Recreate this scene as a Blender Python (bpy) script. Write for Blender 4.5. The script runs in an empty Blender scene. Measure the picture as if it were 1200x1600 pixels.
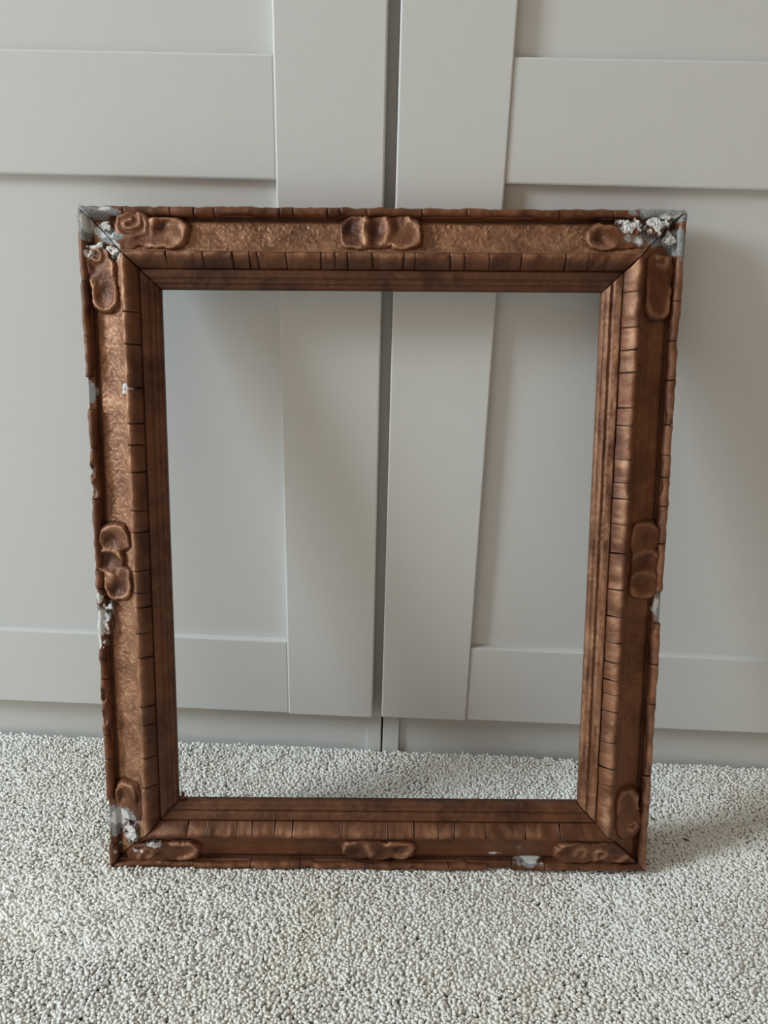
import bpy, bmesh, math, json
import numpy as np
from mathutils import Matrix, Vector

SC = bpy.context.scene
COL = SC.collection
# ------------------------------------------------------------------ camera
cam = bpy.data.cameras.new('camera'); co = bpy.data.objects.new('camera', cam); COL.objects.link(co)
cam.sensor_fit = 'VERTICAL'; cam.sensor_height = 32.0; cam.lens = 1203.96 / 1600 * 32.0
cam.clip_start = .02
_R = Vector((0.9988674, 0.04115122, 0.02388484)); _U = Vector((-0.03692725, 0.35391081, 0.9345499)); _F = Vector((-0.03000476, 0.93437344, -0.35502957))
co.matrix_world = Matrix(((_R.x, _U.x, -_F.x, 0.02424749), (_R.y, _U.y, -_F.y, -0.69223366), (_R.z, _U.z, -_F.z, 0.55207471), (0, 0, 0, 1)))
SC.camera = co
# ------------------------------------------------------------------ world and lights
w = bpy.data.worlds.new('room_light'); SC.world = w; w.use_nodes = True
w.node_tree.nodes['Background'].inputs[0].default_value = (.80, .90, 1.0, 1)
w.node_tree.nodes['Background'].inputs[1].default_value = .6
def area(name, loc, target, sx, sy, power, colr):
    l = bpy.data.lights.new(name, 'AREA'); l.shape = 'RECTANGLE'; l.size = sx; l.size_y = sy; l.energy = power; l.color = colr
    o = bpy.data.objects.new(name, l); COL.objects.link(o); o.location = loc
    o.rotation_euler = (Vector(target) - Vector(loc)).to_track_quat('-Z', 'Y').to_euler()
    return o
area('window_daylight', (-3.6, -1.32, 1.98), (0, -.05, .35), .85, 1.25, 122, (.79, .92, 1.0))
vs = SC.view_settings; vs.view_transform = 'Standard'; vs.look = 'None'; vs.gamma = 1; vs.exposure = 0.15; vs.use_curve_mapping = False

# ------------------------------------------------------------------ numeric noise
def _hash(ix, iy, seed):
    h = (ix.astype(np.int64) * 374761393 + iy.astype(np.int64) * 668265263 + seed * 974634777) & 0xffffffff
    h = ((h ^ (h >> 13)) * 1274126177) & 0xffffffff
    return ((h ^ (h >> 16)) & 0xffff) / 65535.0
def noise(x, y, seed=0):
    x = np.asarray(x, float); y = np.asarray(y, float)
    ix = np.floor(x); iy = np.floor(y); fx = x - ix; fy = y - iy
    fx = fx * fx * (3 - 2 * fx); fy = fy * fy * (3 - 2 * fy)
    a = _hash(ix, iy, seed); b = _hash(ix + 1, iy, seed); c = _hash(ix, iy + 1, seed); d = _hash(ix + 1, iy + 1, seed)
    return ((a * (1 - fx) + b * fx) * (1 - fy) + (c * (1 - fx) + d * fx) * fy) * 2 - 1
def fbm(x, y, seed=0, n=3):
    s = 0; a = 1
    for k in range(n): s = s + a * noise(x * 2 ** k, y * 2 ** k, seed + 17 * k); a *= .5
    return s / (2 - 2 ** (1 - n))
def sstep(a, b, x):
    t = np.clip((x - a) / (b - a), 0, 1); return t * t * (3 - 2 * t)

# ------------------------------------------------------------------ materials
def newmat(name):
    m = bpy.data.materials.new(name); m.use_nodes = True; nt = m.node_tree
    return m, nt, nt.nodes['Principled BSDF'], nt.nodes.new, nt.links.new
def white_foil(name, c1, c2):
    m, nt, bs, N, L = newmat(name)
    tc = N('ShaderNodeTexCoord'); mp = N('ShaderNodeMapping'); mp.inputs['Scale'].default_value = (900, 900, 60)
    nz = N('ShaderNodeTexNoise'); nz.inputs['Scale'].default_value = 1; nz.inputs['Detail'].default_value = 3
    L(tc.outputs['Object'], mp.inputs[0]); L(mp.outputs[0], nz.inputs['Vector'])
    mx = N('ShaderNodeMix'); mx.data_type = 'RGBA'; mx.inputs[6].default_value = c1; mx.inputs[7].default_value = c2
    L(nz.outputs['Fac'], mx.inputs[0]); L(mx.outputs[2], bs.inputs['Base Color'])
    bp = N('ShaderNodeBump'); bp.inputs['Strength'].default_value = .12; bp.inputs['Distance'].default_value = .0003
    L(nz.outputs['Fac'], bp.inputs['Height']); L(bp.outputs[0], bs.inputs['Normal'])
    bs.inputs['Roughness'].default_value = .42; bs.inputs['Specular IOR Level'].default_value = .35
    return m
M_door = white_foil('white_foil', (.62, .625, .615, 1), (.66, .665, .655, 1))
M_carc = white_foil('white_melamine', (.61, .615, .60, 1), (.65, .655, .64, 1))
def plain(name, c, r=.8):
    m, nt, bs, N, L = newmat(name); nz = N('ShaderNodeTexNoise'); nz.inputs['Scale'].default_value = 30
    mx = N('ShaderNodeMix'); mx.data_type = 'RGBA'; mx.inputs[6].default_value = [v * .94 for v in c] + [1]; mx.inputs[7].default_value = list(c) + [1]
    L(nz.outputs['Fac'], mx.inputs[0]); L(mx.outputs[2], bs.inputs['Base Color']); bs.inputs['Roughness'].default_value = r
    return m
M_wall = plain('painted_wall', (.56, .37, .25)); M_ceil = plain('ceiling_paint', (.74, .72, .68)); M_lint = plain('dark_lint', (.05, .04, .035)); M_back = plain('carpet_backing', (.8, .78, .72))

def carpet_mat():
    m, nt, bs, N, L = newmat('cream_carpet_yarn')
    at = N('ShaderNodeAttribute'); at.attribute_name = 'tint'
    geo = N('ShaderNodeNewGeometry')
    n1 = N('ShaderNodeTexNoise'); n1.inputs['Scale'].default_value = 6; n1.inputs['Detail'].default_value = 2; L(geo.outputs['Position'], n1.inputs['Vector'])
    r = N('ShaderNodeValToRGB'); r.color_ramp.elements[0].color = (.87, .845, .77, 1); r.color_ramp.elements[1].color = (.975, .96, .915, 1)
    L(at.outputs['Fac'], r.inputs[0])
    mx = N('ShaderNodeMix'); mx.data_type = 'RGBA'; mx.blend_type = 'MULTIPLY'; mx.inputs[0].default_value = 1
    r2 = N('ShaderNodeValToRGB'); r2.color_ramp.elements[0].position = .35; r2.color_ramp.elements[0].color = (.97, .95, .90, 1); r2.color_ramp.elements[1].position = .6; r2.color_ramp.elements[1].color = (1, 1, 1, 1)
    L(n1.outputs['Fac'], r2.inputs[0]); L(r.outputs[0], mx.inputs[6]); L(r2.outputs[0], mx.inputs[7]); L(mx.outputs[2], bs.inputs['Base Color'])
    bs.inputs['Subsurface Weight'].default_value = .35; bs.inputs['Subsurface Radius'].default_value = (1, .95, .85); bs.inputs['Subsurface Scale'].default_value = .0022
    bs.inputs['Roughness'].default_value = .95; bs.inputs['Specular IOR Level'].default_value = .15
    return m
M_carpet = carpet_mat()

def gilt_mat(name, base, dark, gold, rough=.5, goldmin=.60):
    """old bronze paint over compo; vertex attributes plaster / grey / wear / crev steer paint loss, rubbing, and light and shade painted per side"""
    m, nt, bs, N, L = newmat(name)
    tc = N('ShaderNodeTexCoord')
    def nz(scale, det=3, rg=.55, sc=None):
        n = N('ShaderNodeTexNoise'); n.inputs['Scale'].default_value = scale; n.inputs['Detail'].default_value = det; n.inputs['Roughness'].default_value = rg
        if sc:
            mp = N('ShaderNodeMapping'); mp.inputs['Scale'].default_value = sc; L(tc.outputs['Object'], mp.inputs[0]); L(mp.outputs[0], n.inputs['Vector'])
        else: L(tc.outputs['Object'], n.inputs['Vector'])
        return n.outputs['Fac']
    def mth(op, a, b=None, c=None, clamp=False):
        n = N('ShaderNodeMath'); n.operation = op; n.use_clamp = clamp
        for i, v in enumerate((a, b, c)):
            if v is None: continue
            if isinstance(v, (int, float)): n.inputs[i].default_value = v
            else: L(v, n.inputs[i])
        return n.outputs[0]
    def mr(v, a, b, c=0, d=1):
        n = N('ShaderNodeMapRange'); n.interpolation_type = 'SMOOTHSTEP'; L(v, n.inputs[0])
        for i, q in enumerate((a, b, c, d)): n.inputs[1 + i].default_value = q
        return n.outputs[0]
    def mix(f, a, b):
        n = N('ShaderNodeMix'); n.data_type = 'RGBA'
        if isinstance(f, (int, float)): n.inputs[0].default_value = f
        else: L(f, n.inputs[0])
        for i, v in ((6, a), (7, b)):
            if isinstance(v, tuple): n.inputs[i].default_value = v
            else: L(v, n.inputs[i])
        return n.outputs[2]
    def attr(nm):
        a = N('ShaderNodeAttribute'); a.attribute_name = nm; return a.outputs['Fac']
    big = nz(22, 4); med = nz(110, 4, .6); fine = nz(700, 3, .7); fleck = nz(1500, 2, .6)
    c = mix(mr(big, .35, .60), dark, base)
    c = mix(mth('MULTIPLY', mr(med, .45, .75), .45), c, tuple(v * 1.45 for v in base[:3]) + (1,))
    # gold bronze left on the high spots; window-facing sides also painted as if lit
    c = mix(mth('MULTIPLY', attr('wear_light'), .75), c, (.43, .215, .125, 1))
    g = mth('MULTIPLY', mr(mth('ADD', mth('MULTIPLY', attr('wear_light'), .35), fleck), goldmin, goldmin + .22), mr(med, .42, .62))
    c = mix(mth('MULTIPLY', g, .5), c, gold)
    # darker recesses of the relief; faces turned from the window get painted shade
    c = mix(mth('MULTIPLY', attr('crev_shade'), .75), c, (.022, .009, .004, 1))
    gy = mr(mth('ADD', attr('grey'), mth('MULTIPLY', mth('SUBTRACT', med, .5), 1.5)), .42, .58)
    c = mix(gy, c, mix(mr(fine, .35, .65), (.17, .165, .16, 1), (.33, .335, .335, 1)))
    pl = mr(mth('ADD', attr('plaster'), mth('MULTIPLY', mth('SUBTRACT', med, .5), 1.3)), .42, .62)
    c = mix(mth('MULTIPLY', pl, .92), c, mix(mr(fine, .3, .7), (.50, .50, .49, 1), (.78, .79, .78, 1)))
    L(c, bs.inputs['Base Color'])
    dry = mth('MAXIMUM', gy, pl)
    ro = mth('ADD', mth('MULTIPLY', dry, .9 - rough), rough); L(ro, bs.inputs['Roughness'])
    L(mth('MULTIPLY', mth('SUBTRACT', 1.0, dry), .42), bs.inputs['Metallic'])
    bp = N('ShaderNodeBump'); bp.inputs['Strength'].default_value = .5; bp.inputs['Distance'].default_value = .0006
    L(mth('ADD', fine, mth('MULTIPLY', med, 1.2)), bp.inputs['Height']); L(bp.outputs[0], bs.inputs['Normal'])
    return m
M_gilt = gilt_mat('bronzed_compo', (.178, .068, .030, 1), (.085, .028, .012, 1), (.52, .31, .16, 1))
M_back_wood = plain('bare_frame_wood', (.16, .09, .05))

# ------------------------------------------------------------------ mesh helpers
def link(name, me, mat, parent=None, smooth=True, mw=None):
    me.materials.append(mat)
    if smooth: me.shade_smooth()
    o = bpy.data.objects.new(name, me); COL.objects.link(o)
    if parent: o.parent = parent
    return o
def tag(o, label=None, cat=None, group=None, kind=None):
    if label: o['label'] = label
    if cat: o['category'] = cat
    if group: o['group'] = group
    if kind: o['kind'] = kind
    return o
def box(name, x0, x1, y0, y1, z0, z1, mat, parent=None, bev=.0008, seg=2):
    bm = bmesh.new(); bmesh.ops.create_cube(bm, size=1)
    for v in bm.verts: v.co = Vector(((x0 + x1) / 2 + v.co.x * (x1 - x0), (y0 + y1) / 2 + v.co.y * (y1 - y0), (z0 + z1) / 2 + v.co.z * (z1 - z0)))
    if bev: bmesh.ops.bevel(bm, geom=bm.edges[:], offset=bev, segments=seg, affect='EDGES', profile=.5)
    me = bpy.data.meshes.new(name); bm.to_mesh(me); bm.free()
    o = link(name, me, mat, parent, smooth=False)
    return o
def empty(name, loc=(0, 0, 0)):
    o = bpy.data.objects.new(name, None); COL.objects.link(o); o.location = loc; o.empty_display_size = .05; return o

# ------------------------------------------------------------------ room shell
FZ = -.0105
tag(box('floor', -4.35, 2.36, -3.16, .66, FZ - .05, FZ, M_back, bev=0), 'carpet backing of the bedroom floor', kind='structure')
RX0, RX1, RY0, RY1, RZ = -4.25, 2.3, -3.1, .60, 2.7
tag(box('wall_back', RX0, RX1, RY1, RY1 + .06, FZ, RZ, M_ceil, bev=0), 'plain painted wall behind the wardrobes', kind='structure')
tag(box('wall_right', RX1, RX1 + .06, RY0, RY1, FZ, RZ, M_wall, bev=0), 'plain painted wall to the right', kind='structure')
tag(box('wall_front', RX0, RX1, RY0 - .06, RY0, FZ, RZ, M_wall, bev=0), 'plain painted wall behind the viewer', kind='structure')
tag(box('ceiling', RX0 - .06, RX1 + .06, RY0 - .06, RY1 + .06, RZ, RZ + .05, M_ceil, bev=0), 'white painted ceiling', kind='structure')
def wall_with_opening():
    y0, y1, z0, z1 = -2.25, -.55, .95, 2.45
    bm = bmesh.new()
    for (a0, a1, b0, b1) in ((RY0, y0, FZ, RZ), (y1, RY1, FZ, RZ), (y0, y1, FZ, z0), (y0, y1, z1, RZ)):
        ret = bmesh.ops.create_cube(bm, size=1)
        for v in ret['verts']: v.co = Vector((RX0 - .05 + v.co.x * .1, (a0 + a1) / 2 + v.co.y * (a1 - a0), (b0 + b1) / 2 + v.co.z * (b1 - b0)))
    me = bpy.data.meshes.new('wall_left'); bm.to_mesh(me); bm.free()
    tag(link('wall_left', me, M_wall, smooth=False), 'painted wall with the window to the left', kind='structure')
    wn = empty('window_1', (RX0 - .05, (y0 + y1) / 2, z0)); tag(wn, 'white framed window to the left', kind='structure')
    for q in ((y0, y1, z0, z0 + .05), (y0, y1, z1 - .05, z1), (y0, y0 + .05, z0, z1), (y1 - .05, y1, z0, z1), ((y0 + y1) / 2 - .03, (y0 + y1) / 2 + .03, z0, z1)):
        o = box('window_bar', RX0 - .08, RX0 - .03, *q, M_carc, wn, bev=.003); o.data.transform(Matrix.Translation(-wn.location))
wall_with_opening()

# ------------------------------------------------------------------ wardrobes
GL, GR, S = -.00483, .00483, .09
YC, YP = .0190, .0225          # front of carcass edges, front of plinth
def wardrobe(side, label):
    sg = -1 if side == 'l' else 1
    g = GL if sg < 0 else GR
    dz = 0 if sg < 0 else .0013
    x_in, x_out = g, g + sg * .62
    root = empty('wardrobe', (g + sg * .31, YC, FZ)); tag(root, label, 'wardrobe', 'pair of white wardrobes behind the frame')
    off = -np.array(root.location)
    def b(name, xa, xb, y0, y1, z0, z1, mat, par, **k):
        o = box(name, min(xa, xb), max(xa, xb), y0, y1, z0, z1, mat, par, **k)
        o.data.transform(Matrix.Translation(Vector(off))); return o
    # carcass: two side panels reaching the floor, plinth between them, back and top
    cin = .0044 if sg < 0 else .0063
    T = .0158 if sg < 0 else .0180
    b('side_panel', cin, cin + sg * T, YC, .56, FZ, 2.0, M_carc, root)
    b('side_panel', x_out, x_out - sg * T, YC, .56, FZ, 2.0, M_carc, root)
    b('plinth', cin + sg * T, x_out - sg * T, YP, YP + .014, FZ, .056, M_carc, root)
    b('bottom_shelf', cin + sg * T, x_out - sg * T, YC + .001, .55, .0565, .072, M_carc, root)
    b('top_board', cin + sg * T, x_out - sg * T, YC, .56, 1.982, 2.0, M_carc, root)
    b('back_board', cin + sg * T, x_out - sg * T, .555, .56, FZ + .05, 1.98, M_carc, root)
    door = b('door', x_in + sg * (S * .5), x_out - sg * (S * .5), .0090, .0140, .0542 + dz, 1.968, M_door, root, bev=0)
    door['label'] = 'recessed centre panel of the door'
    Zb, Zt = .05274 + dz, 1.97
    b('stile', x_in, x_in + sg * S, 0, .0165, Zb, Zt, M_door, door, bev=.0015, seg=2)
    b('stile', x_out, x_out - sg * S, 0, .0165, Zb, Zt, M_door, door, bev=.0015, seg=2)
    for z0, z1 in ((Zb, .14124 + dz), (.58037 + dz, .6724 + dz), (1.88, Zt)):
        b('rail', x_in + sg * (S - .0003), x_out - sg * (S - .0003), .0016, .0164, z0, z1, M_door, door, bev=.0018, seg=2)
    return root
wardrobe('l', 'white panelled wardrobe left of the dark gap, standing behind the frame')
wardrobe('r', 'white panelled wardrobe right of the dark gap, standing behind the frame')

# ------------------------------------------------------------------ picture frame
D = json.loads(r'''{"inner":{"top":[0.0716,0.1012,0.1242,0.138,0.1446,0.1676,0.1951,0.2063,0.2165,0.2359,0.2604,0.2701,0.2976,0.3093,0.3292,0.3547,0.3898,0.4082],"bottom":[0.0729,0.0906,0.1162,0.1305,0.1504,0.1664,0.2103,0.2514,0.2747,0.2964,0.3106,0.3386,0.3739,0.4052],"left":[0.0822,0.1098,0.14,0.157,0.201,0.2227,0.2458,0.2587,0.2776,0.3106,0.3291,0.3613,0.3835,0.4014,0.4305,0.4653,0.491],"right":[0.0868,0.1036,0.1274,0.1556,0.1713,0.184,0.2002,0.2178,0.2405,0.2645,0.2955,0.3206,0.3422,0.3556,0.3748,0.4026,0.4172,0.4456,0.4639,0.4816,0.5096]},"outer":{"top":[0.0363,0.0736,0.0925,0.1089,0.161,0.1723,0.1998,0.2101,0.2315,0.2754,0.3112,0.3852,0.4286],"bottom":[0.0746,0.1269,0.1716,0.2342,0.2731,0.3068,0.3416,0.3647,0.3937,0.4256],"left":[0.0659,0.1042,0.1265,0.1785,0.1971,0.26,0.2757,0.3376,0.3807,0.413,0.4391,0.4721,0.5152],"right":[0.0638,0.0925,0.1589,0.1957,0.2325,0.2608,0.3027,0.3345,0.3595,0.3782,0.4032,0.4398,0.4718,0.5033]},"orn":[["top","centre",[[-17.6,553.8,17.4,15.2,3.5],[-0.2,554.9,15.3,14.7,3.2],[18.2,554.0,14.8,15.2,3.6]],[[[[-33.9,562.9],[-32.4,548.3],[-26.2,540.9],[-17.5,542.0]],2.5,2.0],[[[-12.5,565.5],[-15.0,555.7],[-12.4,546.0]],3.0,2.2],[[[2.8,566.6],[6.9,558.3],[2.9,546.1]],3.0,1.8],[[[22.1,566.7],[29.9,558.5],[28.5,546.2],[19.8,542.2],[8.1,543.1]],2.5,2.0],[[[-26.2,566.9],[-13.5,566.5]],2.0,1.2]],[[-24.7,558.1,5.1,6.8,2.6],[-4.3,556.8,5.1,7.8,2.6],[13.0,560.8,4.1,6.8,2.2]]],["left","centre",[[-225.3,304.2,15.7,13.8,3.6],[-230.0,284.3,14.1,13.3,3.2],[-223.3,265.4,15.3,16.8,3.8]],[[[[-237.5,299.8],[-238.5,310.7],[-225.9,315.8],[-212.6,312.0],[-211.1,294.4]],3.0,1.8],[[[-240.6,289.8],[-236.0,295.3],[-225.3,293.2],[-221.1,289.9],[-210.9,286.7]],2.5,2.0],[[[-240.1,277.6],[-231.7,272.1],[-222.3,274.9]],2.5,2.0],[[[-236.6,259.7],[-227.2,251.3],[-216.2,252.6],[-210.8,263.8],[-210.7,277.8]],3.0,2.2],[[[-236.4,265.3],[-229.6,269.3]],4.0,1.6]],[[-228.1,303.1,4.9,4.4,2.6],[-232.2,285.4,7.1,6.7,2.8],[-224.5,274.9,2.7,2.2,2.2],[-224.5,260.9,5.5,6.7,2.4]]],["right","centre",[[225.2,307.5,14.6,15.4,2.6],[226.4,287.7,14.1,13.3,2.4],[226.3,268.7,14.7,15.7,2.8]],[[[[212.5,303.0],[213.8,318.4],[225.5,321.8],[237.7,315.3]],2.5,1.0],[[[215.2,293.1],[226.9,296.5],[236.9,292.2]],2.5,1.1],[[[216.2,275.4],[226.8,279.3],[237.9,275.5]],2.5,1.0],[[[214.6,264.2],[222.7,255.2],[236.3,257.6]],3.0,1.2]],[[225.2,307.5,6.5,6.6,1.4],[227.5,286.6,6.5,5.5,1.4],[227.5,267.1,6.5,5.6,1.4]]],["bottom","centre",[[-17.5,20.1,16.1,12.5,3],[1.0,19.0,16.1,12.5,3],[20.0,20.4,15.5,12.5,3.4]],[[[[-31.3,16.9],[-29.0,27.5],[-19.8,30.6]],2.5,1.5],[[[-8.8,25.1],[-5.9,15.2]],3.0,1.8],[[[8.4,26.5],[12.4,27.8],[28.5,29.8],[32.1,21.7],[24.1,12.9],[17.2,14.1]],3.0,2.0]],[[-20.3,18.8,5.8,5.0,1.8],[3.9,20.3,5.8,6.2,1.6],[18.2,20.4,5.2,5.0,2.2]]],["top","corner_left",[[-199.1,558.4,16.8,13.2,3.2],[-183.0,553.6,20.4,13.2,3.0],[-170.8,552.7,17.4,14.2,3.6],[-204.6,548.6,13.3,9.8,2.6]],[[[[-181.6,564.4],[-176.4,565.9],[-163.7,564.5],[-155.3,555.8],[-157.7,545.0],[-171.2,540.5],[-182.4,541.9]],3.5,2.0],[[[-193.7,566.3],[-192.9,561.9],[-195.6,558.4],[-199.7,556.5],[-204.8,557.4],[-206.7,560.8],[-204.5,563.3],[-201.0,563.3]],1.5,1.9],[[[-211.3,559.3],[-209.6,552.5],[-202.6,549.6],[-192.3,551.6]],2.0,1.0],[[[-212.1,564.2],[-205.8,569.1],[-194.1,569.2],[-187.7,563.4],[-189.1,554.6]],2.5,1.6],[[[-184.0,554.6],[-181.7,562.0]],3.0,1.2],[[[-170.7,553.7],[-164.2,549.8]],5.0,1.2]],[[-175.7,558.1,5.1,4.9,3.0],[-191.4,547.7,6.1,2.9,0.8]]],["left","corner_top",[[-228.9,533.7,12.3,11.9,3.0],[-225.4,519.8,13.9,16.9,3.0],[-223.6,504.8,12.9,14.0,3.6]],[[[[-233.9,514.8],[-233.5,502.2],[-228.3,492.7],[-217.9,491.8],[-210.8,500.9],[-210.7,514.9]],3.0,2.2],[[[-233.8,538.6],[-227.5,540.6],[-223.7,535.7],[-228.0,530.7],[-232.0,533.6]],1.75,2.0],[[[-218.4,538.7],[-215.7,529.8],[-215.1,519.9]],3.0,1.6],[[[-238.1,534.6],[-237.5,524.7]],2.5,1.2]],[[-222.9,507.3,6.2,8.0,2.4],[-231.3,525.7,3.6,3.5,1.2]]],["top","corner_right",[[177.5,552.1,15.8,11.8,3.6],[195.9,551.3,15.3,9.8,2.8]],[[[[187.8,561.0],[175.0,561.9],[165.1,556.0],[163.4,547.1],[173.4,541.8],[185.1,543.3]],3.0,1.6],[[[180.7,549.2],[185.9,547.3]],3.5,1.4]],[[175.5,552.1,5.1,3.9,2.2]]],["right","corner_top",[[224.9,527.8,13.3,12.9,2.6],[224.6,515.4,12.9,17.0,2.6],[224.4,501.9,11.9,15.1,3.4]],[[[[213.2,517.8],[214.0,502.8],[218.8,491.7],[227.8,488.8],[235.1,496.9],[235.2,510.4]],2.5,1.2],[[[222.3,537.7],[229.8,540.2],[232.8,532.8],[227.9,528.8],[222.6,531.7]],2.0,1.2]],[[224.2,505.4,6.2,8.0,1.4]]],["left","corner_bottom",[[-222.7,70.3,14.3,14.6,3.6],[-220.4,56.8,11.4,11.0,2.8]],[[[[-234.6,60.4],[-235.1,73.8],[-228.0,81.2],[-217.7,80.6],[-214.7,70.9]],2.5,1.6],[[[-230.0,60.4],[-223.3,56.8]],2.5,1.0]],[[-229.6,70.2,4.0,6.1,2.4],[-213.1,69.7,2.3,7.3,2.6]]],["bottom","corner_left",[[-210.7,13.6,17.3,11.3,2.6],[-191.6,16.2,19.6,12.5,2.8],[-175.9,17.6,15.6,12.5,3.4]],[[[[-184.3,26.8],[-167.0,26.4],[-161.5,18.9],[-168.6,11.4],[-179.1,8.8]],2.5,1.8],[[[-216.6,9.1],[-212.2,18.5],[-204.7,19.8],[-202.0,13.6],[-207.9,11.1]],2.0,1.4]],[[-178.8,18.2,5.8,5.0,1.6],[-196.3,12.4,4.6,3.8,1.2]]],["right","corner_bottom",[[223.1,66.4,12.5,15.9,3.0],[225.8,46.8,13.7,16.0,2.8]],[[[[213.0,62.1],[213.5,74.3],[222.3,80.4],[231.8,73.8],[233.6,62.2]],2.5,1.2],[[[225.8,46.8],[231.4,49.9],[234.6,43.8],[229.1,39.4],[225.5,42.5]],2.0,1.4]],[[223.2,64.0,5.1,7.3,1.0]]],["bottom","corner_right",[[178.4,17.9,20.7,13.7,3.2],[204.4,18.1,18.4,13.7,2.8],[227.4,18.3,17.3,12.5,2.6]],[[[[160.1,15.3],[164.3,25.3],[175.0,30.3]],2.0,1.2],[[[185.5,15.5],[188.6,23.0],[181.0,24.2],[177.3,16.6]],2.5,1.4],[[[197.2,11.8],[195.6,20.5],[204.1,23.1],[207.4,15.6],[201.7,13.1]],2.25,1.8],[[[218.1,9.5],[227.5,15.8],[236.8,24.6]],3.0,1.6]],[[169.2,17.8,4.6,3.7,1.2],[213.0,18.2,3.5,3.1,1.0]]]],"plaster":[[-223.1,554.6,11.3,8.8,0.8],[-213.4,542.3,7.2,5.9,0.9],[-234.2,537.3,7.2,6.9,0.7],[-238.1,561.8,5.1,9.8,0.8],[-204.8,564.5,7.1,4.9,0.45],[-222.3,571.6,15.3,2.9,0.6],[-211.2,534.9,5.1,6.9,0.6],[198.3,561.3,12.2,6.8,1],[221.3,560.0,10.2,6.8,0.9],[231.0,568.3,13.2,4.9,0.6],[206.5,550.1,10.2,5.9,0.55],[210.4,572.1,15.3,3.9,0.45],[236.8,557.6,7.1,10.8,0.4],[227.6,540.4,12.8,6.9,0.3],[-238.4,229.5,7.7,14.8,1],[-240.1,252.1,4.4,7.9,0.8],[-243.6,212.3,3.9,12.6,0.9],[-233.5,240.9,4.4,11.3,0.7],[-229.8,45.7,13.8,14.8,0.9],[-224.7,30.3,11.5,9.9,0.8],[-216.6,17.9,8.1,5.0,0.6],[-236.8,17.7,6.9,6.2,0.4],[-201.9,25.5,9.2,5.0,0.4],[-210.0,430.5,4.7,4.7,0.9],[-203.7,430.0,5.3,1.6,0.5],[-238.4,343.3,3.2,6.5,0.5],[238.9,247.2,4.4,13.6,0.45],[138.6,8.2,12.7,3.8,0.8],[106.7,13.6,11.5,1.9,0.6],[-59.5,559.6,1.0,1.0,1],[-77.7,56.1,13.7,7.4,0.3]],"grey":[[-240.5,426.1,6.3,13.6,1],[-239.0,559.8,6.2,19.6,1],[-228.3,569.6,25.6,5.9,1],[-218.9,550.1,13.4,8.9,1],[-232.8,46.4,20.7,21.0,1],[223.9,570.2,28.6,12.7,1],[239.1,548.2,11.3,19.7,0.8],[212.2,552.0,20.5,9.8,0.7],[240.7,246.6,5.5,15.9,0.8],[136.2,6.9,15.1,6.3,0.7],[-241.5,237.4,5.5,17.1,0.6],[121.3,19.3,28.9,8.8,0.35]],"spl":[-0.1768,0.0661],"lint":[[0.3037,-0.0988],[0.2793,-0.0724],[0.3114,-0.2325]]}''')
W, H = .48615, .57324
TH = .0235
root = empty('picture_frame')
_X = Vector((0.99912, 0.03817, 0.017379)).normalized(); _Z = Vector((-0.025104, 0.212316, 0.976879)).normalized(); _Nn = Vector((0.033597, -0.976455, 0.213087)).normalized()
_Y = -_Nn
root.matrix_world = Matrix(((_X.x, _Y.x, _Z.x, 0.00955), (_X.y, _Y.y, _Z.y, -0.153973), (_X.z, _Y.z, _Z.z, 0.000114), (0, 0, 0, 1)))
tag(root, 'battered brown bronzed picture frame with chipped moulded corners, leaning empty on wardrobe doors', 'picture frame')

def blobs(lst, U, V):
    s = np.zeros(np.shape(U))
    for cx, cy, rx, ry, a in lst:
        q = np.sqrt(((U * 1000 - cx) / rx) ** 2 + ((V * 1000 - cy) / ry) ** 2)
        s = np.maximum(s, a * (1 - sstep(.35, 1.15, q + .25 * noise(U * 180, V * 180, 5))))
    return s
def UV(side, t, u):
    t = np.asarray(t, float); u = np.asarray(u, float) + 0 * t
    if side == 'top': return -W / 2 + t, H - u
    if side == 'bottom': return -W / 2 + t, u
    if side == 'left': return -W / 2 + u, t
    return W / 2 - u, t
SL = dict(top=W, bottom=W, left=H, right=H)
WU = .0631
KU = np.array([-.0002, 0, .0006, .0060, .0064, .0072, .0090, .0105, .016, .024, .030, .0345, .0352, .0362, .0465, .0475, .0482, .0500, .0540, .0546, .0556, .0566, .0572, .0582, .0592, .0598, .0614, .0622, .0631])
KD = np.array([-.006, -.0045, -.0040, -.0048, -.0075, -.0088, -.0085, -.0072, -.0056, -.0020, .0018, .0062, .0062, .0030, -.0005, -.0010, .0016, .0013, -.0002, -.0015, -.0018, -.0014, -.0008, -.0012, -.0030, -.0034, -.0036, -.0046, -.0062])
AMP = dict(top=1.25, left=1.2, right=.3, bottom=.25)
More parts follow.
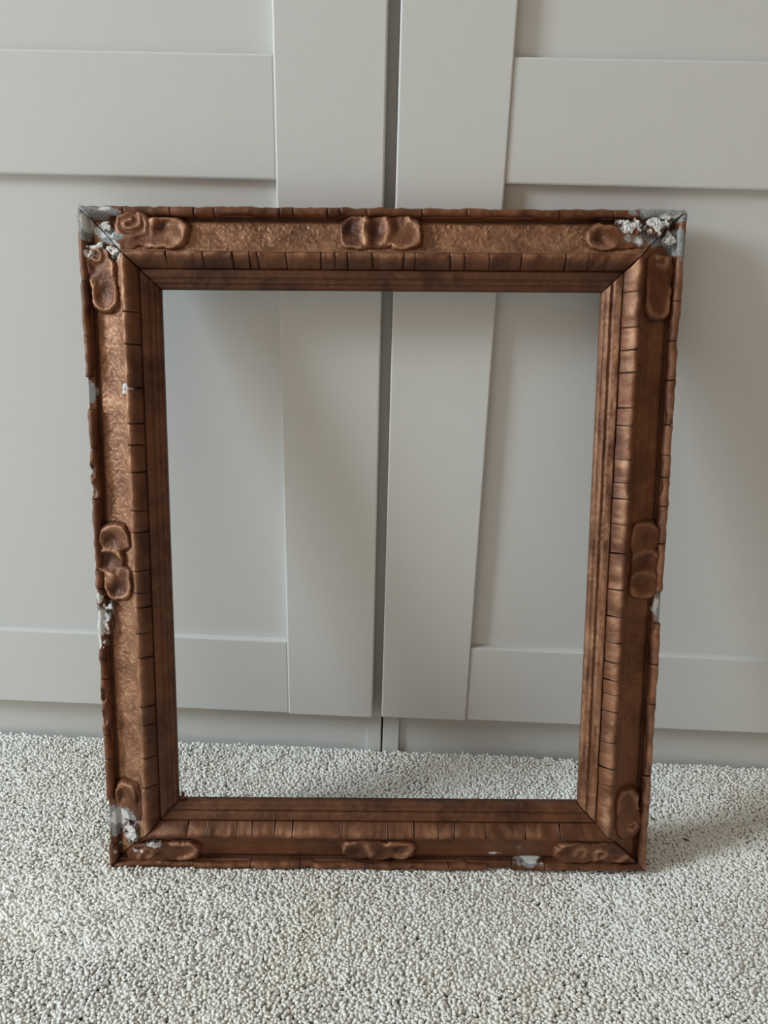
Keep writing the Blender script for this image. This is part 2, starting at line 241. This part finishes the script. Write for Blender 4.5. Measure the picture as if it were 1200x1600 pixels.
def rail_d(side, t, u, tex=True):
    d = np.interp(u, KU, KD)
    if not tex: return d
    U, V = UV(side, t, u)
    P = np.stack([U, V]) * 1000
    wx = P[0] + 1.6 * noise(P[0] / 5, P[1] / 5, 3); wy = P[1] + 1.6 * noise(P[0] / 5, P[1] / 5, 4)
    n1 = noise(wx / 2.6, wy / 2.6, 21) + .35 * noise(wx / 1.3, wy / 1.3, 22)
    n2 = noise(wx / 3.4 + 9, wy / 3.4, 31)
    n3 = noise(wx / 2.0, wy / 2.0 + 5, 41)
    worm = np.exp(-(n1 / .13) ** 2) * sstep(-.25, .25, n2) + .8 * np.exp(-(n2 / .10) ** 2) * sstep(-.1, .4, n1)
    tex_h = .00050 * worm + .00030 * n3 + .00045 * noise(P[0] / 11, P[1] / 11, 51)
    m = sstep(.0085, .0115, u) * (1 - sstep(.0325, .0350, u))
    d = d + AMP[side] * m * tex_h
    # old paint runs and wobble on the reeded sight slope
    m2 = sstep(.0475, .049, u)
    d = d + m2 * (.00022 * noise(P[0] / 3, P[1] / 3, 61) + .00030 * noise(P[0] / 14, P[1] / 14, 62)) * (1.3 if side == 'right' else .8)
    return d
def attrs(me, U, V, wear_light, crev_shade, plb=None, greyb=None):
    n = len(me.vertices)
    pl = blobs(D['plaster'], U, V) if plb is None else plb
    gr = blobs(D['grey'], U, V) * 1.05 if greyb is None else greyb
    for nm, a in (('plaster', pl), ('grey', gr), ('wear_light', wear_light), ('crev_shade', crev_shade)):
        at = me.attributes.new(nm, 'FLOAT', 'POINT'); at.data.foreach_set('value', np.clip(np.broadcast_to(a, (n,)), 0, 1).astype(np.float32))
def grid_faces(nr, nc, flip, mask=None, base=0):
    r, c = np.meshgrid(np.arange(nr - 1), np.arange(nc - 1), indexing='ij')
    a = r * nc + c; q = np.stack([a, a + nc, a + nc + 1, a + 1], -1).reshape(-1, 4)
    if mask is not None:
        q = q[mask.reshape(-1)[q].any(1)]
    if flip: q = q[:, ::-1]
    return q + base
def mesh_from(name, co_, quads, extra=()):
    """quads: (n,4) array; extra: list of index lists"""
    me = bpy.data.meshes.new(name)
    nq = len(quads); ex = [list(e) for e in extra]
    nl = nq * 4 + sum(map(len, ex))
    me.vertices.add(len(co_)); me.vertices.foreach_set('co', np.ascontiguousarray(co_, dtype=np.float32).ravel())
    me.loops.add(nl); li = np.concatenate([np.asarray(quads).ravel()] + [np.array(e) for e in ex]).astype(np.int32)
    me.loops.foreach_set('vertex_index', li)
    me.polygons.add(nq + len(ex))
    st = np.concatenate([np.arange(nq) * 4, nq * 4 + np.cumsum([0] + [len(e) for e in ex[:-1]])]) if ex else np.arange(nq) * 4
    me.polygons.foreach_set('loop_start', st.astype(np.int32))
    me.update(calc_edges=True); me.validate()
    return me
FLIP = dict(top=True, bottom=False, left=True, right=False)
def make_rail(side):
    L = SL[side]
    us = np.concatenate([np.arange(-.0002, .0350, .00062), np.arange(.0350, .0470, .002), np.arange(.0470, WU, .00055), [WU]])
    nt_ = int(L / .00075)
    a = np.linspace(0, 1, nt_)
    uu, aa = np.meshgrid(us, a, indexing='ij')
    uc = np.clip(uu, 0, None)
    tt = uc + (L - 2 * uc) * aa
    d = rail_d(side, tt, uu)
    # opened mitre joints: a narrow groove along both ends
    e = np.minimum(tt - uc, L - uc - tt)
    d = d - .006 * (1 - sstep(.0001, .0006, e))
    U, V = UV(side, tt, uc)
    top = np.stack([U, -d, V], -1).reshape(-1, 3)
    nr, nc = uu.shape
    q = grid_faces(nr, nc, FLIP[side])
    # sides and back as a closed strip: sight lip, rabbet, back, outer side
    prof = [(WU, -.0095), (.0570, -.0095), (.0570, -TH), (0.001, -TH), (0.0, -TH + .001)]
    rings = []
    for (u_, d_) in prof:
        t_ = u_ + (L - 2 * u_) * a; U2, V2 = UV(side, t_, np.full_like(t_, u_))
        rings.append(np.stack([U2, np.full_like(t_, -d_), V2], -1))
    co_ = np.concatenate([top] + rings)
    idx = [np.arange((nr - 1) * nc, nr * nc)] + [nr * nc + k * nc + np.arange(nc) for k in range(len(prof))] + [np.arange(nc)]
    qs = [q]
    for r0, r1 in zip(idx[:-1], idx[1:]):
        s = np.stack([r0[:-1], r1[:-1], r1[1:], r0[1:]], -1)
        # same orientation as grid (row index increasing)
        s = np.stack([r0[:-1], r1[:-1], r1[1:], r0[1:]], -1)
        if FLIP[side]: s = s[:, ::-1]
        qs.append(s)
    q = np.concatenate(qs)
    ends = [[int(i[0]) for i in idx[1:-1]][::-1] + list(map(int, np.arange(nr) * nc))[::1], [int(i[-1]) for i in idx[1:-1]] + list(map(int, (np.arange(nr) * nc + nc - 1)[::-1]))]
    me = mesh_from('frame_rail', co_, q, ends)
    Uv, Vv = co_[:, 0], co_[:, 2]
    dd = rail_d(side, tt, uu) - np.interp(uu, KU, KD)
    wear_light = np.zeros(len(co_)); wear_light[:nr * nc] = (np.clip(dd / .0010, 0, 1) * .7 + dict(left=.55, top=.45, right=.08, bottom=.1)[side] * ((uu > .009) & (uu < .035)) + (.55 if side == 'right' else 0) * (uu > .0485) * np.clip(.7 + noise(tt * 60, uu * 500, 91), 0, 1)).ravel()  # left and top channels lightened as if lit; right slope rubbed to gold
    crev_shade = np.zeros(len(co_))
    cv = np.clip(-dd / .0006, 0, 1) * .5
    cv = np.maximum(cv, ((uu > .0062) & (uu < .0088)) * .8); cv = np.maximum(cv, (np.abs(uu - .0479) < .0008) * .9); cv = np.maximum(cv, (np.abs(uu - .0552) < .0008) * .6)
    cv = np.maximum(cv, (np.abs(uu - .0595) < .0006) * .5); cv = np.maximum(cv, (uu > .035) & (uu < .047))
    cv = np.maximum(cv, (uu > .0476) * dict(top=.50, left=.48, bottom=.38, right=.05)[side]); cv = np.maximum(cv, 1 - sstep(.0002, .0008, e))  # slopes darkened per side: painted shade where they turn from the window
    crev_shade[:nr * nc] = cv.ravel()
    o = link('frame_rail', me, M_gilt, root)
    attrs(me, Uv, Vv, wear_light, crev_shade)
    return o
RAILS = {s: make_rail(s) for s in ('top', 'bottom', 'left', 'right')}
LBL = dict(top='top member of the frame with stippled channel and white filler at its right end', bottom='bottom member of the frame resting on the carpet', left='left member of the frame with stippled channel and bare grey patches', right='right member of the frame, in its own shade')
for s, o in RAILS.items(): o['label'] = LBL[s]

def resample(pts, n):
    pts = np.array(pts, float); seg = np.r_[0, np.cumsum(np.hypot(*np.diff(pts, axis=0).T))]
    # Catmull-like smoothing through dense interpolation and moving average
    s = np.linspace(0, seg[-1], n * 6); x = np.interp(s, seg, pts[:, 0]); y = np.interp(s, seg, pts[:, 1])
    k = 9; px = np.pad(x, k // 2, 'edge'); py = np.pad(y, k // 2, 'edge')
    x = np.convolve(px, np.ones(k) / k, 'valid'); y = np.convolve(py, np.ones(k) / k, 'valid')
    x[0], y[0], x[-1], y[-1] = pts[0, 0], pts[0, 1], pts[-1, 0], pts[-1, 1]
    i = np.linspace(0, len(x) - 1, n).round().astype(int)
    return np.stack([x[i], y[i]], -1)
INNER = resample([(.0346, .0022), (.0346, .0062), (.0353, .0088), (.0369, .0101), (.0388, .0098), (.0415, .0076), (.0445, .0048), (.0470, .0022), (.0481, -.0002), (.0478, -.0022)], 18)
OUTER = resample([(-.0008, -.0150), (-.0011, -.0080), (-.0009, -.0025), (.0004, .0002), (.0028, .0007), (.0050, -.0006), (.0061, -.0034), (.0062, -.0088)], 14)
def bead(side, t0, t1, prof, kind, rng, name, lump=1.0, holes=(), start=False, end=False):
    L = SL[side]; n = max(6, int((t1 - t0) / .0011)); a = np.linspace(0, 1, n)
    k = len(prof); pu = prof[:, 0]; pd = prof[:, 1]
    uu = np.repeat(pu[:, None], n, 1); dd = np.repeat(pd[:, None], n, 1)
    gap0, gap1 = rng.uniform(.00003, .0002, 2) + (rng.random(2) < .25) * .00022
    T0 = np.where(start, np.maximum(uu, 0) + .0004, t0 + gap0); T1 = np.where(end, L - np.maximum(uu, 0) - .0004, t1 - gap1)
    # cracks are never quite square to the moulding
    sk0, sk1 = rng.uniform(-.10, .10, 2)
    if not start: T0 = T0 + sk0 * (uu - uu.mean())
    if not end: T1 = T1 + sk1 * (uu - uu.mean())
    tt = T0 + (T1 - T0) * a
    j = np.linspace(0, 1, k)[:, None]; bell = np.sin(np.pi * j) ** .7
    U, V = UV(side, tt, uu)
    x = tt * 1000; sd = dict(top=1, bottom=2, left=3, right=4)[side] * 10 + (5 if kind == 'outer' else 0)
    l1 = noise(x / 9.0, j * 1.2 + 0 * x, sd); l2 = noise(x / 3.5, j * 3 + 0 * x, sd + 1)
    dep = noise(x / 13.0, 0 * x, sd + 2)
    off = rng.uniform(-.0005, .0004); lift = rng.uniform(-.0004, .0005); tilt = rng.uniform(-.0005, .0005)
    dd = dd + bell * (lump * (.0009 * l1 + .00030 * l2 - .0010 * np.clip(dep, 0, 1) * (.4 + .6 * (j > .5))) + lift + tilt * (a[None, :] - .5) * 2)
    uu2 = uu + lump * (.00035 * l2 + .0005 * noise(x / 6.0, 0 * x + 3, sd + 3)) * np.where(j < .5, 1, .6) * bell
    if kind == 'outer':
        edge = .0005 * noise(x / 11., 0 * x + 7, sd + 4) + .00015 * l2 + off
        uu2 = uu2 + edge * (1 - sstep(.25, .7, j))      # silhouette wanders
        uu2 = uu2 + .0012 * noise(x / 10., 0 * x + 2, sd + 6) * sstep(.6, .85, j)
    # rounded broken ends
    en = np.minimum(tt - T0, T1 - tt); rnd = 1 - sstep(0, .0012, en)
    dd = dd - rng.uniform(.0002, .0007) * rnd * bell
    hole_m = np.zeros_like(tt)
    for (tc_, r_) in holes:
        q = np.sqrt(((tt - tc_) / r_) ** 2 + ((uu2 - .0016) / .0030) ** 2)
        hole_m = np.maximum(hole_m, 1 - sstep(.55, .95, q)); dd = dd + .0009 * np.exp(-((q - 1.15) / .2) ** 2) * bell
    dd = dd - .0042 * hole_m
    U, V = UV(side, tt, uu2)
    co_ = np.stack([U, -dd, V], -1).reshape(-1, 3)
    q = grid_faces(k, n, FLIP[side])
    e0 = list(map(int, np.arange(k) * n)); e1 = list(map(int, np.arange(k) * n + n - 1))[::-1]
    if FLIP[side]: pass
    else: e0, e1 = e0, e1
    me = mesh_from(name, co_, q, [e0, e1])
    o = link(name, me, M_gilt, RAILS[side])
    wear_light = np.clip(dict(left=.8, right=.6, top=.3, bottom=.15)[side] + .6 * l1, 0, 1) * np.exp(-((j - (.30 if side in ('left', 'top') else .5)) / .17) ** 2)  # rubbed crests, with painted light added by side
    crev_shade = np.maximum(.8 * (1 - sstep(.00005, .0004, en)), .8 * hole_m)
    crev_shade = np.maximum(crev_shade, .35 * np.clip(dep, 0, 1))
    if kind == 'inner': crev_shade = np.maximum(crev_shade, dict(left=.5, top=.4, bottom=.2, right=.0)[side] * sstep(.42, .62, j + .08 * l2))  # painted shade on bead sides that fall away from the window
    attrs(me, co_[:, 0], co_[:, 2], np.broadcast_to(wear_light, tt.shape).ravel(), crev_shade.ravel())
    return o
rng = np.random.default_rng(11)
MISS_OUT = dict(left=[(.413, .4391)], top=[], right=[(.2325, .2608)], bottom=[(.3416, .3647)])
for side in ('top', 'bottom', 'left', 'right'):
    L = SL[side]
    cr = D['inner'][side]; ed = [.0] + cr + [L]
    for i in range(len(ed) - 1):
        bead(side, ed[i], ed[i + 1], INNER, 'inner', rng, 'inner_bead_piece', start=i == 0, end=i == len(ed) - 2)
    cr = D['outer'][side]; ed = [0.] + cr + [L]
    for i in range(len(ed) - 1):
        t0, t1 = ed[i], ed[i + 1]
        if any(abs(t0 - a) < .002 for a, b in MISS_OUT[side]): continue
        if side == 'left' and i == 0: t1 = .0215      # bare wood above the lower left corner
        holes = ()
        if side == 'left' and abs(t0 - .3376) < .002: t1 = .3807
        if side == 'left' and abs(t0 - .3376) < .002: holes = ((.3615, .0075), (.3440, .0072))
        if side == 'left' and abs(t0 - .1265) < .002: holes = ((.1640, .0080), (.1430, .0080))
        o = bead(side, t0, t1, OUTER, 'outer', rng, 'outer_bead_piece', start=i == 0, end=i == len(ed) - 2, holes=holes, lump=1.0)

# moulded ornaments
def seg_dist(px, py, pts):
    best = np.full(px.shape, 1e9)
    P_ = np.array(pts, float)
    # smooth the polyline (two rounds of corner cutting)
    for _ in range(2):
        Q = np.empty((2 * len(P_) - 2, 2)); Q[0::2] = .75 * P_[:-1] + .25 * P_[1:]; Q[1::2] = .25 * P_[:-1] + .75 * P_[1:]
        P_ = np.vstack([P_[:1], Q, P_[-1:]])
    for a, b in zip(P_[:-1], P_[1:]):
        v = b - a; l = max(v @ v, 1e-9); s = np.clip(((px - a[0]) * v[0] + (py - a[1]) * v[1]) / l, 0, 1)
        best = np.minimum(best, np.hypot(px - a[0] - s * v[0], py - a[1] - s * v[1]))
    return best
for side, nm, E_, R_, P_ in D['orn']:
    xs0 = min(e[0] - e[2] for e in E_) - 3; xs1 = max(e[0] + e[2] for e in E_) + 3; ys0 = min(e[1] - e[3] for e in E_) - 3; ys1 = max(e[1] + e[3] for e in E_) + 3
    st = .5
    gx, gy = np.meshgrid(np.arange(xs0, xs1, st), np.arange(ys0, ys1, st), indexing='ij')
    wx = gx + 1.1 * noise(gx / 6, gy / 6, 71) + .4 * noise(gx / 2.2, gy / 2.2, 72); wy = gy + 1.1 * noise(gx / 6, gy / 6, 73) + .4 * noise(gx / 2.2, gy / 2.2, 74)
    h = np.zeros_like(gx); mask = np.zeros_like(gx)
    for cx, cy, rx, ry, hh in E_:
        p = 2.8; q = (np.abs((wx - cx) / rx) ** p + np.abs((wy - cy) / ry) ** p) ** (1 / p)
        m = 1 - sstep(.78, 1.02, q); mask = np.maximum(mask, m)
        h = np.maximum(h, hh * m * (1 - .25 * q ** 2))
    rel = np.zeros_like(gx)
    for pts, wd, hh in R_:
        ds = seg_dist(wx, wy, pts); rel += hh * np.exp(-(ds / wd) ** 2)
    for cx, cy, rx, ry, dp in P_:
        q = ((wx - cx) / rx) ** 2 + ((wy - cy) / ry) ** 2; rel -= dp * np.exp(-q * 1.1)
    h = .85 * h + 1.15 * rel * mask + .35 * mask * noise(gx / 5, gy / 5, 75) + .12 * mask * noise(gx / 1.6, gy / 1.6, 76)
    U, V = gx / 1000, gy / 1000
    if side == 'top': t, u = U + W / 2, H - V
    elif side == 'bottom': t, u = U + W / 2, V
    elif side == 'left': t, u = V, U + W / 2
    else: t, u = V, W / 2 - U
    # the ornament sits on the smooth bed of the channel, bridging the groove behind the outer bead
    bed = -.0046 + .0090 * (np.clip(u, 0, 1) / .0345) ** 1.7
    inside = (mask > .03) & (u > -.0004) & (u < .0346) & (t > u + .0006) & (t < SL[side] - u - .0006)
    dd = bed + h / 1000 - .0012 * (1 - sstep(.0, .5, mask))
    dd = np.where(inside, dd, bed - .004)
    # keep the rim of the clipped patch on the clip lines
    co_ = np.stack([U, -dd, V], -1)
    q = grid_faces(gx.shape[0], gx.shape[1], False, inside)
    used = np.unique(q); remap = np.full(gx.size, -1); remap[used] = np.arange(len(used))
    cf = co_.reshape(-1, 3)[used]; q = remap[q]
    # orient towards the viewer (-Y)
    me = mesh_from('ornament', cf, q)
    if len(me.polygons) and me.polygons[len(me.polygons) // 2].normal.y > 0:
        me.flip_normals()
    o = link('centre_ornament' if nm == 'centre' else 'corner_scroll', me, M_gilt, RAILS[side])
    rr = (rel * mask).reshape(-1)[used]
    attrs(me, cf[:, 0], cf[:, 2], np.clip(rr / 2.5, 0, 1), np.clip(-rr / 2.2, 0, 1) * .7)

# lumps of white filler over the broken corners
def filler(side, cx, cy, rx, ry, hh, seed, label=None):
    st = .5; gx, gy = np.meshgrid(np.arange(cx - rx * 1.3, cx + rx * 1.3, st), np.arange(cy - ry * 1.3, cy + ry * 1.3, st), indexing='ij')
    q = np.hypot((gx - cx) / rx, (gy - cy) / ry) + .75 * fbm(gx / 5, gy / 5, seed)
    m = 1 - sstep(.45, .95, q)
    n = fbm(gx / 4.5, gy / 4.5, seed + 3)
    h = m * (hh + 1.3 * n + .8 * np.abs(noise(gx / 2.5, gy / 2.5, seed + 9)))
    U, V = gx / 1000, gy / 1000
    if side == 'top': t, u = U + W / 2, H - V
    elif side == 'bottom': t, u = U + W / 2, V
    elif side == 'left': t, u = V, U + W / 2
    else: t, u = V, W / 2 - U
    bed = -.0022 + .0095 * (np.clip(u, 0, 1) / .0345) ** 1.7
    inside = (m > .04) & (u > .0002) & (u < .040) & (t > u + .0005) & (t < SL[side] - u - .0005)
    dd = np.where(inside, bed + h / 1000 - .0015 * (1 - sstep(0, .4, m)), bed - .003)
    q4 = grid_faces(gx.shape[0], gx.shape[1], False, inside); used = np.unique(q4)
    if not len(used): return
    remap = np.full(gx.size, -1); remap[used] = np.arange(len(used))
    cf = np.stack([U, -dd, V], -1).reshape(-1, 3)[used]
    me = mesh_from('filler', cf, remap[q4])
    if me.polygons[len(me.polygons) // 2].normal.y > 0: me.flip_normals()
    o = link('filler_patch', me, M_gilt, RAILS[side]); o['label'] = label or 'crusty white filler patch'
    hv = (m * (.45 + .5 * n)).reshape(-1)[used]
    attrs(me, cf[:, 0], cf[:, 2], 0, np.clip(-n.reshape(-1)[used] * .5, 0, 1), plb=np.clip(.22 + 1.2 * hv, 0, 1), greyb=.52)
filler('top', 199.5, 561.1, 13.2, 7.3, 1.4, 100)
filler('top', 220.8, 562.2, 10.2, 7.3, 1.2, 107)
filler('top', 227.9, 570.5, 12.2, 3.9, 0.4, 114)
filler('left', -214.2, 540.7, 6.7, 6.9, 1.2, 121)
filler('left', -234.9, 536.6, 5.1, 6.9, 1.0, 128)
filler('left', -228.5, 542.0, 10.2, 3.9, 1.0, 135)
filler('top', -220.0, 559.3, 4.6, 4.9, 0.6, 142)
filler('left', -237.8, 235.4, 7.1, 15.9, 0.8, 149)
filler('left', -241.6, 212.6, 5.0, 12.6, 0.8, 156)
filler('left', -221.2, 38.3, 7.5, 12.4, 0.6, 163)
filler('left', -208.6, 429.9, 3.7, 4.7, 0.9, 170)
filler('bottom', -201.6, 24.8, 8.1, 5.0, 0.6, 177)
filler('right', 230.6, 551.5, 6.1, 7.8, 0.3, 184)

# small splinter sticking up at the lower left inner corner
bm = bmesh.new()
for k, (dx, dv, l, an, r) in enumerate([(0, 0, .006, .3, .0016), (.001, .001, .007, 1.9, .0012), (-.001, .0, .005, 2.6, .0014), (.002, -.001, .006, -.3, .0012), (0, .002, .004, 1.2, .0018)]):
    ret = bmesh.ops.create_cone(bm, segments=6, radius1=r, radius2=.0003, depth=l, cap_ends=True)
    bmesh.ops.transform(bm, verts=ret['verts'], matrix=Matrix.Translation((D['spl'][0] + dx, .006 + .0006 * k, D['spl'][1] + dv - .001)) @ Matrix.Rotation(math.pi / 2 - an, 4, 'Y') @ Matrix.Translation((0, 0, l / 3)))
me = bpy.data.meshes.new('splinter'); bm.to_mesh(me); bm.free()
o = link('splinter', me, M_gilt, RAILS['bottom'], smooth=False); o['label'] = 'small torn splinter at the lower left inside corner'

# ------------------------------------------------------------------ carpet pile
def carpet():
    rg = np.random.default_rng(5)
    sp = .00255
    x0, x1, y0, y1 = -.80, .80, -.60, YP + .001
    nx, ny = int((x1 - x0) / sp), int((y1 - y0) / (sp * .9))
    gx, gy = np.meshgrid(np.arange(nx), np.arange(ny), indexing='ij')
    px = x0 + (gx + .5 * (gy % 2)) * sp + rg.uniform(-.45, .45, gx.shape) * sp
    py = y0 + gy * sp * .9 + rg.uniform(-.45, .45, gx.shape) * sp
    px = px.ravel(); py = py.ravel()
    keep = py < YC - .003
    # leave out what the leaning frame stands on
    fy_ = -.153973 + .0382 * px; under = (px > -.232) & (px < .251) & (py > fy_ - .0002) & (py < fy_ + .0245)
    px, py, under, fy_ = px[keep], py[keep], under[keep], fy_[keep]
    zb = .000114 + .01738 * (px - .00955) - np.clip(py - fy_, 0, 1) * .218 - FZ - .0009
    keep = ~under | (zb > .0028); px, py, under, zb = px[keep], py[keep], under[keep], zb[keep]
    n = len(px)
    lean_a = 2.2 * noise(px * 9, py * 9, 81) + 1.2 * noise(px * 60, py * 60, 82) + rg.normal(0, .9, n) - 1.2
    lean = np.abs(rg.normal(.0022, .0010, n)) + .0006 * noise(px * 40, py * 40, 83)
    clump = fbm(px * 110, py * 110, 84, 2)
    hgt = .0098 + .0009 * clump + rg.normal(0, .0003, n) + .0006 * noise(px * 14, py * 14, 85)
    hgt = np.where(under, np.minimum(hgt, zb), hgt)
    hx, hy = np.cos(lean_a) * lean, np.sin(lean_a) * lean
    rad = .00165 * rg.uniform(.7, 1.2, n)
    rot = rg.uniform(0, math.pi / 2, n)
    verts = np.empty((n, 9, 3), np.float32)
    for k in range(4):
        a = rot + k * math.pi / 2
        verts[:, k, 0] = px + 1.35 * rad * np.cos(a); verts[:, k, 1] = py + 1.35 * rad * np.sin(a); verts[:, k, 2] = FZ + .0052
        a2 = a + .5
        verts[:, 4 + k, 0] = px + .75 * hx + rad * np.cos(a2); verts[:, 4 + k, 1] = py + .75 * hy + rad * np.sin(a2); verts[:, 4 + k, 2] = FZ + hgt - .0009 + .0003 * np.cos(a2 * 2)
    verts[:, 8, 0] = px + hx * 1.2; verts[:, 8, 1] = py + hy * 1.2; verts[:, 8, 2] = FZ + hgt
    base = (np.arange(n) * 9)[:, None, None]
    sq = np.array([[k, (k + 1) % 4, 4 + (k + 1) % 4, 4 + k] for k in range(4)])[None] + base
    tr = np.array([[4 + k, 4 + (k + 1) % 4, 8] for k in range(4)])[None] + base
    nq = n * 4
    me = bpy.data.meshes.new('carpet_pile')
    me.vertices.add(n * 9); me.vertices.foreach_set('co', verts.ravel())
    li = np.concatenate([sq.reshape(-1), tr.reshape(-1)]).astype(np.int32)
    me.loops.add(len(li)); me.loops.foreach_set('vertex_index', li)
    me.polygons.add(nq * 2)
    st = np.concatenate([np.arange(nq) * 4, nq * 4 + np.arange(nq) * 3]).astype(np.int32)
    me.polygons.foreach_set('loop_start', st)
    me.update(calc_edges=True)
    tint = np.repeat(np.clip(.70 + .13 * rg.normal(0, 1, n) + .2 * clump, 0, 1), 9).astype(np.float32)
    at = me.attributes.new('tint', 'FLOAT', 'POINT'); at.data.foreach_set('value', tint)
    o = link('carpet_pile', me, M_carpet)
    tag(o, 'cream cut-pile carpet covering the floor in front of the wardrobes', 'carpet', kind='stuff')
carpet()

# specks lying on the carpet
for k, (x, y) in enumerate(D['lint'][:2]):
    bm = bmesh.new(); ret = bmesh.ops.create_icosphere(bm, subdivisions=2, radius=1)
    for v in bm.verts:
        a = v.co.copy(); v.co = Vector((a.x * (.0032 if k == 0 else .0024), a.y * .0010 + .0007 * a.x ** 2, a.z * .0006)) * (1 + .2 * math.sin(9 * a.x + 4 * a.y))
    me = bpy.data.meshes.new('lint'); bm.to_mesh(me); bm.free()
    o = link('lint_speck', me, M_lint); o.location = (x, y, .0008); o.rotation_euler = (0, .1, -.35 if k == 0 else -.9)
    tag(o, ('dark speck of lint on the carpet, further right of the frame corner', 'tiny dark speck on the carpet close beside the lower right of the frame')[k], 'lint', 'specks on the carpet')
